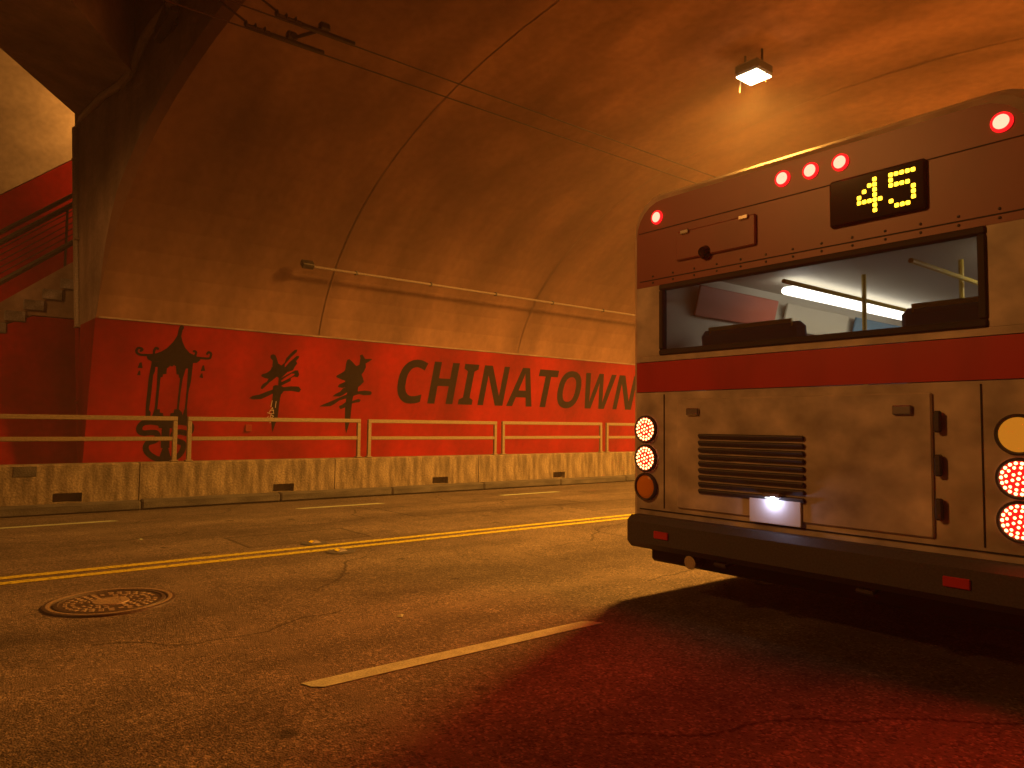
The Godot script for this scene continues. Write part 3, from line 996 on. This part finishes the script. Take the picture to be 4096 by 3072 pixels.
func bus():
	var at := Vector3(4.0, 0.0, -2.32)
	var t = thing("city_bus", "city bus driving into the tunnel seen from behind with tail lamps and lit route number", "bus", at)
	var long := 12.0
	# ---- body: sides and roof, rounded into the rear
	var st := mb()
	var loops := [[0.0, 0.07], [0.02, 0.035], [0.07, 0.0], [long - 0.1, 0.0]]
	for k in loops.size() - 1:
		var a := section(loops[k][1])
		var b := section(loops[k + 1][1])
		for i in range(1, a.size()):
			var j := (i + 1) % a.size()
			var x0: float = loops[k][0]
			var x1: float = loops[k + 1][0]
			var m := (a[i] + a[j]) * 0.5 - Vector2(0, 1.6)
			quad(st, Vector3(x0, a[i].y, a[i].x), Vector3(x0, a[j].y, a[j].x), Vector3(x1, b[j].y, b[j].x), Vector3(x1, b[i].y, b[i].x), Vector3(-0.2, m.y, m.x))
	part("body_shell", st, M.bus_paint, t)
	# ---- the rear face in bands round the window
	var face := section(0.07)
	var band := func(y0: float, y1: float, z0: float, z1: float) -> PackedVector2Array:
		var q := Geometry2D.intersect_polygons(face, PackedVector2Array([Vector2(z0, y0), Vector2(z1, y0), Vector2(z1, y1), Vector2(z0, y1)]))
		return q[0]
	var put := func(called: String, poly: PackedVector2Array, m: Material, x := 0.0, thick := 0.05) -> MeshInstance3D:
		var s := mb()
		plate(s, poly, func(v): return Vector3(x, v.y, v.x), func(v): return Vector3(x + thick, v.y, v.x), Vector3(-1, 0, 0))
		return part(called, s, m, t)
	var wb := 1.70
	var wt := 2.20
	var ww := 1.02
	put.call("lower_rear_panel", band.call(0.41, 1.44, -2.0, 2.0), M.bus_paint)
	put.call("red_stripe", band.call(1.445, 1.655, -2.0, 2.0), M.bus_red, -0.003)
	put.call("window_sill", band.call(1.66, wb, -2.0, 2.0), M.bus_paint)
	put.call("corner_post", band.call(wb + 0.001, wt - 0.001, -2.0, -ww), M.bus_paint)
	put.call("corner_post", band.call(wb + 0.001, wt - 0.001, ww, 2.0), M.bus_paint)
	put.call("rear_cap", band.call(wt, 3.0, -2.0, 2.0), M.bus_cap, -0.002)
	# ---- rear window: rubber frame, glass, wiperless
	st = mb()
	for q in [[0.0, wb + 0.02, 2.0 * ww, 0.04], [0.0, wt - 0.02, 2.0 * ww, 0.04]]:
		box(st, Vector3(0.01, q[1], q[0]), Vector3(0.05, q[3], q[2]), 0.008)
	for sg in [-1.0, 1.0]:
		box(st, Vector3(0.01, (wb + wt) * 0.5, sg * (ww - 0.02)), Vector3(0.05, wt - wb - 0.08, 0.04), 0.008)
	var win := part("rear_window", st, M.rubber, t)
	st = mb()
	box(st, Vector3(0.02, (wb + wt) * 0.5, 0), Vector3(0.006, wt - wb - 0.08, 2.0 * ww - 0.08))
	part("pane", st, M.pane, win)
	# ---- engine door with louvres and latches
	st = mb()
	box(st, Vector3(-0.006, 1.02, -0.05), Vector3(0.024, 0.74, 1.62), 0.008)
	var door := part("engine_door", st, M.bus_paint, t)
	for k in 9:
		st = mb()
		box(st, Vector3(-0.028, 0.78 + 0.045 * k, -0.30), Vector3(0.02, 0.030, 0.74), 0.004, Basis(Vector3(0, 0, 1), 0.5))
		part("louvre", st, M.bumper, door)
	for z in [-0.72, 0.62]:
		st = mb()
		box(st, Vector3(-0.026, 1.30, z), Vector3(0.022, 0.05, 0.10), 0.006)
		part("latch", st, M.chrome, door)
	# ---- bumper, skirt, plate
	st = mb()
	box(st, Vector3(-0.05, 0.47, 0), Vector3(0.16, 0.22, 2.48), 0.04)
	var bump := part("rear_bumper", st, M.bumper, t)
	for z in [-0.9, 0.9]:
		st = mb()
		box(st, Vector3(-0.134, 0.47, z), Vector3(0.014, 0.05, 0.12), 0.004)
		part("reflector", st, M.bus_red, bump)
	st = mb()
	box(st, Vector3(0.10, 0.32, 0), Vector3(0.1, 0.14, 2.3), 0.02)
	part("skirt", st, M.rubber, t)
	st = mb()
	box(st, Vector3(-0.028, 0.70, -0.12), Vector3(0.012, 0.15, 0.34), 0.003)
	part("number_plate", st, M.number_plate, t)
	st = mb()
	box(st, Vector3(-0.05, 0.80, -0.12), Vector3(0.045, 0.03, 0.12), 0.006)
	part("plate_lamp_housing", st, M.chrome, t)
	st = mb()
	box(st, Vector3(-0.056, 0.7825, -0.12), Vector3(0.022, 0.006, 0.08), 0.001)
	var pl := part("plate_lamp", st, M.plate_lamp, t)
	lamp_light(OmniLight3D.new(), Vector3(-0.075, 0.765, -0.12), Color(0.85, 0.85, 1.0), 0.016, 0.01, pl)
	# ---- lamp stacks: turn, brake, tail; the left side shows the upper two lit, the right side the lower two
	for sg in [-1.0, 1.0]:
		var ys := [1.18, 0.975, 0.775]
		for k in 3:
			var lit: bool = (k < 2) if sg < 0.0 else (k > 0)
			lamp_unit(t, Vector3(-0.005, ys[k], sg * 1.135), lit, M.amber_lit if sg > 0.0 else M.amber_lens)
	# ---- marker lamps on the cap
	for q in [[2.69, -1.04], [2.715, -0.06], [2.715, 0.12], [2.715, 0.30], [2.69, 1.10]]:
		st = mb()
		lathe(st, Vector3(-0.002, q[0], q[1]), Vector3(-1, 0, 0), [[0.0, 0.05], [0.012, 0.048], [0.014, 0.036]], 20)
		var rim := part("marker_lamp", st, M.marker_rim, t)
		st = mb()
		lathe(st, Vector3(-0.002, q[0], q[1]), Vector3(-1, 0, 0), [[0.013, 0.036], [0.024, 0.026], [0.028, 0.001]], 20)
		part("lens", st, M.marker, rim)
		var ml := SpotLight3D.new()
		ml.spot_angle = 85.0
		ml.spot_angle_attenuation = 0.6
		ml.rotation = Vector3(0, PI / 2, 0)
		lamp_light(ml, Vector3(-0.06, q[0], q[1]), Color(1.0, 0.09, 0.05), 1.6, 0.04, rim)
	# ---- route sign
	st = mb()
	box(st, Vector3(-0.012, 2.475, 0.50), Vector3(0.03, 0.27, 0.52), 0.012)
	var sign := part("route_sign", st, M.black_glass, t)
	var rows := {"4": ["00010", "00110", "01010", "10010", "11111", "00010", "00010"], "5": ["11111", "10000", "11110", "00001", "00001", "10001", "01110"]}
	st = mb()
	var pitch := 0.0285
	var z0 := 0.72 - 10.0 * pitch - 0.02
	for d in 2:
		var glyph: Array = rows["45"[d]]
		for r in 7:
			for c in 5:
				if glyph[r][c] == "1":
					box(st, Vector3(-0.030, 2.475 + (3 - r) * pitch, z0 + (d * 6 + c) * pitch), Vector3(0.008, pitch * 0.74, pitch * 0.74), 0.003)
	part("route_number", st, M.sign_led, sign)
	var al := AreaLight3D.new()
	al.area_size = Vector2(0.32, 0.2)
	al.rotation = Vector3(0, PI / 2, 0)
	lamp_light(al, Vector3(-0.06, 2.475, 0.58), Color(1.0, 0.56, 0.02).linear_to_srgb(), 0.25, 0.1, sign)
	# ---- seams, hatches, hooks and pipes that break up the rear
	for q in [[0.0, 2.245, 2.40, 0.006], [0.0, 2.60, 2.42, 0.005], [0.0, 0.615, 2.40, 0.008]]:
		st = mb()
		box(st, Vector3(-0.003, q[1], q[0]), Vector3(0.005, q[3], q[2]))
		part("panel_seam", st, M.rubber, t)
	for z in [-0.98, 0.98]:
		st = mb()
		box(st, Vector3(-0.002, 1.03, z), Vector3(0.005, 0.79, 0.007))
		part("panel_seam", st, M.rubber, t)
	st = mb()
	for k in 13:
		for y in [2.225, 2.27]:
			lathe(st, Vector3(-0.003, y, -1.08 + 0.18 * k), Vector3(-1, 0, 0), [[0.0, 0.008], [0.004, 0.006], [0.005, 0.001]], 8)
	part("rivets", st, M.bumper, t)
	st = mb()
	lathe(st, Vector3(-0.004, 2.36, -0.62), Vector3(-1, 0, 0), [[0.0, 0.05], [0.02, 0.046], [0.05, 0.03], [0.058, 0.001]], 18)
	part("rear_camera", st, M.black_glass, t, true)
	st = mb()
	box(st, Vector3(-0.012, 2.44, -0.55), Vector3(0.02, 0.2, 0.62), 0.012)
	var hatch := part("service_hatch", st, M.bus_cap, t)
	for z in [-0.78, -0.32]:
		st = mb()
		box(st, Vector3(-0.028, 2.53, z), Vector3(0.016, 0.03, 0.07), 0.005)
		part("hinge", st, M.chrome, hatch)
	for k in 3:
		st = mb()
		box(st, Vector3(-0.024, 0.80 + 0.22 * k, 0.79), Vector3(0.03, 0.11, 0.035), 0.008)
		part("hinge", st, M.bumper, door)
	st = mb()
	tube(st, [Vector3(0.25, 0.33, -0.72), Vector3(-0.06, 0.31, -0.72)], 0.045, 14)
	part("exhaust_pipe", st, M.chrome, t)
	for z in [-0.45, 0.45]:
		st = mb()
		tube(st, [Vector3(0.05, 0.36, z - 0.05), Vector3(-0.10, 0.34, z - 0.04), Vector3(-0.12, 0.34, z + 0.04), Vector3(0.05, 0.36, z + 0.05)], 0.014, 8)
		part("tow_hook", st, M.dark_metal, t)
	for z in [-1.0, 1.0]:
		st = mb()
		box(st, Vector3(2.05, 0.30, z), Vector3(0.02, 0.36, 0.5))
		part("mud_flap", st, M.rubber, t)
	# ---- roof equipment
	st = mb()
	box(st, Vector3(2.4, 2.95, 0), Vector3(2.6, 0.16, 1.7), 0.05)
	part("roof_unit", st, M.bus_cap, t)
	# ---- side windows, wheels
	for sg in [-1.0, 1.0]:
		for k in 6:
			st = mb()
			box(st, Vector3(1.5 + 1.72 * k, 1.95, sg * 1.301), Vector3(1.6, 0.78, 0.012), 0.004)
			part("side_window", st, M.black_glass, t)
		st = mb()
		box(st, Vector3(6.0, 1.3, sg * 1.302), Vector3(11.6, 0.2, 0.008))
		part("side_stripe", st, M.bus_red, t)
		for x in [2.7, 9.2]:
			st = mb()
			lathe(st, Vector3(x, 0.48, sg * 1.0), Vector3(0, 0, sg), [[-0.2, 0.30], [-0.19, 0.46], [-0.14, 0.48], [0.19, 0.48], [0.235, 0.46], [0.25, 0.30]], 28)
			var tyre := part("wheel", st, M.rubber, t, true)
			st = mb()
			lathe(st, Vector3(x, 0.48, sg * 1.0), Vector3(0, 0, sg), [[0.24, 0.30], [0.20, 0.26], [0.20, 0.11], [0.26, 0.10], [0.27, 0.001]], 24)
			part("rim", st, M.chrome, tyre)
	# ---- inside: floor, ceiling, tubes, seats, poles
	st = mb()
	box(st, Vector3(6.0, 0.62, 0), Vector3(11.6, 0.1, 2.4))
	part("floor", st, M.bumper, t)
	st = mb()
	box(st, Vector3(6.0, 2.42, 0), Vector3(11.7, 0.05, 2.5))
	part("ceiling", st, M.cabin, t)
	st = mb()
	box(st, Vector3(11.9, 1.6, 0), Vector3(0.08, 2.3, 2.5))
	part("front_wall", st, M.cabin, t)
	st = mb()
	for sg in [-1.0, 1.0]:
		box(st, Vector3(6.0, 1.5, sg * 1.255), Vector3(11.6, 1.8, 0.03))
	part("inner_wall", st, M.cabin, t)
	for sg in [-1.0, 1.0]:
		for k in 3:
			st = mb()
			box(st, Vector3(2.75 + 3.4 * k, 2.30, sg * 0.80), Vector3(2.9, 0.06, 0.14), 0.02)
			var tl := part("light_tube", st, M.tube_light, t)
			var a := AreaLight3D.new()
			a.area_size = Vector2(0.14, 2.9)
			a.rotation = Vector3(-PI / 2, 0, 0)
			a.rotation = Vector3(-PI / 2, PI / 2, 0)
			lamp_light(a, Vector3(2.75 + 3.4 * k, 2.25, sg * 0.80), Color(1.0, 0.93, 0.78), 0.5, 0.1, tl)
		for k in 7:
			st = mb()
			box(st, Vector3(0.75 + 1.25 * k, 1.50 + (0.06 if k == 0 else 0.0), sg * 0.75), Vector3(0.1, 0.78, 0.86), 0.04, Basis(Vector3(0, 0, 1), 0.14))
			box(st, Vector3(1.1 + 1.25 * k, 1.08, sg * 0.75), Vector3(0.42, 0.1, 0.86), 0.03)
			part("seat", st, M.seat, t)
			st = mb()
			tube(st, [Vector3(0.70 + 1.25 * k, 1.82, sg * 0.40), Vector3(0.66 + 1.25 * k, 1.95, sg * 0.40), Vector3(0.66 + 1.25 * k, 1.95, sg * 1.08), Vector3(0.70 + 1.25 * k, 1.82, sg * 1.08)], 0.016, 8)
			part("seat_handle", st, M.pole, t)
			st = mb()
			box(st, Vector3(1.2 + 1.25 * k, 2.19, sg * 1.19), Vector3(1.1, 0.24, 0.02), 0.005, Basis(Vector3.RIGHT, -sg * 0.25))
			part("card_panel", st, [M.card_a, M.card_b, M.card_c][(k + (1 if sg > 0 else 0)) % 3], t)
		st = mb()
		tube(st, [Vector3(0.6, 2.22, sg * 0.42), Vector3(11.2, 2.22, sg * 0.42)], 0.017, 8)
		part("hand_rail", st, M.pole, t)
		for k in 4:
			st = mb()
			tube(st, [Vector3(1.6 + 2.4 * k, 0.68, sg * 0.34), Vector3(1.6 + 2.4 * k, 2.39, sg * 0.34)], 0.018, 8)
			part("grab_pole", st, M.pole, t)

func lamp_unit(t: Node3D, at: Vector3, lit: bool, amber: Material):
	var st := mb()
	lathe(st, at, Vector3(-1, 0, 0), [[0.0, 0.098], [0.02, 0.098], [0.026, 0.092], [0.024, 0.084], [0.012, 0.082]], 36)
	var ring := part("tail_lamp", st, M.bumper, t, true)
	st = mb()
	lathe(st, at, Vector3(-1, 0, 0), [[0.012, 0.082], [0.020, 0.066], [0.024, 0.04], [0.025, 0.001]], 32)
	part("lens", st, M.lens if lit else amber, ring, true)
	if not lit:
		return
	st = mb()
	for q in [[0.0, 1], [0.026, 6], [0.052, 12], [0.072, 18]]:
		for k in q[1]:
			var a: float = TAU * k / q[1] + 0.2
			lathe(st, at + Vector3(-0.0245 + float(q[0]) * 0.08, cos(a) * q[0], sin(a) * q[0]), Vector3(-1, 0, 0), [[0.0, 0.0085], [0.004, 0.006], [0.006, 0.0005]], 8)
	part("light_diodes", st, M.led, ring)
	var l := SpotLight3D.new()
	l.spot_angle = 80.0
	l.spot_angle_attenuation = 0.7
	l.rotation = Vector3(0, PI / 2, 0)
	lamp_light(l, at + Vector3(-0.05, 0, 0), Color(1.0, 0.07, 0.04), 1.1, 0.10, ring)


# ---------------------------------------------------------------- what is painted on the far wall, in centimetres along the road and up
func lantern_shapes(st):
	wall_poly(st, [303, 269, 304, 271, 306, 272, 309, 271, 310, 268, 308, 264, 307, 255, 310, 246, 315, 237, 322, 230, 334, 225, 340, 220, 335, 215, 329, 214, 268, 213, 262, 216, 260, 220, 271, 225, 280, 229, 288, 235, 296, 245, 301, 255, 302, 264])
	wall_poly(st, [251, 210, 254, 211, 256, 202, 249, 202])
	wall_poly(st, [251, 198, 253, 198, 254, 191, 249, 191])
	wall_poly(st, [344, 211, 346, 212, 349, 203, 342, 202])
	wall_poly(st, [343, 198, 345, 199, 347, 191, 341, 192])
	wall_poly(st, [268, 213, 274, 213, 274, 198, 272, 192, 272, 158, 271, 138, 274, 134, 274, 127, 267, 127, 266, 143, 266, 186])
	wall_poly(st, [322, 214, 329, 214, 329, 185, 327, 170, 327, 144, 329, 128, 321, 127, 324, 141, 324, 160, 323, 191])
	wall_poly(st, [277, 213, 293, 214, 294, 209, 293, 205, 291, 204, 291, 195, 286, 194, 286, 190, 283, 189, 283, 174, 283, 139, 287, 139, 287, 134, 292, 133, 293, 128, 276, 127, 279, 139, 279, 168, 278, 192])
	wall_poly(st, [303, 214, 319, 214, 318, 204, 317, 194, 316, 188, 315, 166, 315, 140, 320, 135, 322, 128, 303, 128, 303, 133, 308, 134, 308, 139, 312, 140, 312, 160, 312, 189, 310, 191, 309, 195, 306, 195])
	wall_poly(st, [293, 214, 304, 214, 304, 208, 302, 208, 301, 210, 299, 207, 296, 207, 295, 209, 294, 205])
	wall_poly(st, [270, 213, 279, 213, 278, 205, 274, 205, 273, 198, 271, 198])
	wall_poly(st, [317, 214, 324, 214, 323, 205, 319, 205, 317, 194, 316, 207])
	wall_poly(st, [266, 128, 329, 129, 330, 122, 266, 122])
	wall_poly(st, [285, 122, 313, 122, 311, 109, 288, 109])
	wall_poly(st, [293, 111, 304, 111, 307, 77, 305, 77, 310, 63, 311, 53, 293, 54, 294, 66, 297, 77, 294, 77, 293, 90])
	wall_stroke(st, [270, 223, 254, 222, 247, 224, 245, 228, 247, 232, 251, 232, 253, 230, 251, 228], 3.6)
	wall_stroke(st, [333, 223, 352, 223, 355, 227, 355, 231, 351, 233, 349, 230], 3.6)
	wall_stroke(st, [270, 224, 270, 230, 272, 234, 275, 233], 3.6)
	wall_stroke(st, [331, 226, 332, 231, 330, 233, 328, 233], 3.6)
	wall_stroke(st, [288, 117, 276, 119, 265, 117, 260, 111, 261, 104, 267, 101, 277, 102, 285, 101, 288, 94, 284, 89, 274, 85, 272, 76, 278, 67, 289, 60, 297, 59], 8.8)
	wall_stroke(st, [306, 117, 318, 119, 331, 117, 337, 112, 337, 105, 332, 101, 321, 103, 312, 101, 311, 94, 316, 89, 327, 84, 328, 76, 324, 66, 316, 60, 308, 59], 8.8)
func left_character_shapes(st):
	wall_poly(st, [453, 231, 453, 235, 457, 237, 461, 236, 464, 231, 468, 222, 474, 219, 475, 209, 460, 211, 458, 219, 458, 226])
	wall_poly(st, [473, 218, 479, 224, 481, 232, 488, 241, 494, 247, 499, 248, 498, 243, 490, 235, 485, 228, 480, 221, 480, 215, 474, 211])
	wall_poly(st, [480, 215, 487, 225, 499, 237, 504, 237, 503, 233, 499, 228, 502, 224, 498, 218, 496, 212, 489, 209, 480, 207])
	wall_poly(st, [457, 215, 481, 217, 487, 209, 480, 201, 476, 197, 471, 198, 466, 201, 457, 199])
	wall_poly(st, [441, 199, 442, 202, 450, 205, 456, 210, 458, 215, 474, 216, 472, 206, 466, 200, 457, 196, 454, 195, 448, 196])
	wall_poly(st, [455, 196, 466, 202, 472, 206, 471, 202, 464, 195, 457, 189, 451, 182, 446, 177, 443, 178, 443, 181, 446, 186, 452, 190])
	wall_poly(st, [479, 191, 488, 196, 498, 203, 500, 206, 494, 206, 483, 198, 477, 193, 476, 197, 485, 203, 500, 212, 505, 212, 508, 205, 506, 200, 499, 201, 494, 198, 494, 193, 485, 188, 478, 184, 474, 185, 474, 192])
	wall_poly(st, [471, 206, 476, 206, 478, 183, 473, 183])
	wall_poly(st, [425, 161, 431, 165, 443, 168, 454, 173, 464, 177, 464, 183, 468, 185, 478, 184, 483, 182, 496, 184, 510, 184, 515, 179, 512, 174, 498, 176, 484, 175, 481, 170, 465, 170, 456, 165, 446, 160, 432, 159])
	wall_poly(st, [465, 174, 481, 175, 479, 162, 479, 144, 479, 129, 476, 116, 473, 103, 471, 110, 468, 126, 466, 150])
func right_character_shapes(st):
	wall_poly(st, [594, 218, 594, 230, 595, 236, 599, 238, 605, 234, 610, 230, 615, 226, 621, 229, 621, 241, 619, 246, 624, 248, 631, 240, 639, 241, 646, 241, 640, 236, 633, 232, 635, 225, 632, 217, 628, 211, 632, 205, 635, 198, 630, 192, 625, 188, 625, 180, 615, 179, 601, 181, 596, 190, 597, 198, 587, 201, 578, 204, 579, 207, 586, 211, 592, 215])
	wall_poly(st, [584, 187, 586, 191, 596, 196, 605, 196, 603, 188, 593, 185, 586, 186])
	wall_poly(st, [576, 169, 582, 174, 590, 178, 595, 185, 606, 188, 607, 180, 597, 172, 590, 169])
	wall_poly(st, [553, 150, 563, 155, 577, 161, 591, 168, 603, 173, 608, 181, 626, 180, 639, 182, 652, 181, 655, 178, 653, 174, 639, 173, 629, 175, 617, 171, 616, 169, 604, 166, 591, 162, 582, 155, 575, 151, 563, 150])
	wall_poly(st, [592, 152, 597, 154, 605, 160, 618, 162, 629, 166, 634, 164, 632, 160, 625, 159, 617, 157, 606, 150, 596, 146, 593, 148])
	wall_poly(st, [604, 181, 620, 184, 617, 166, 617, 154, 618, 135, 617, 118, 614, 101, 611, 109, 607, 128, 604, 153])
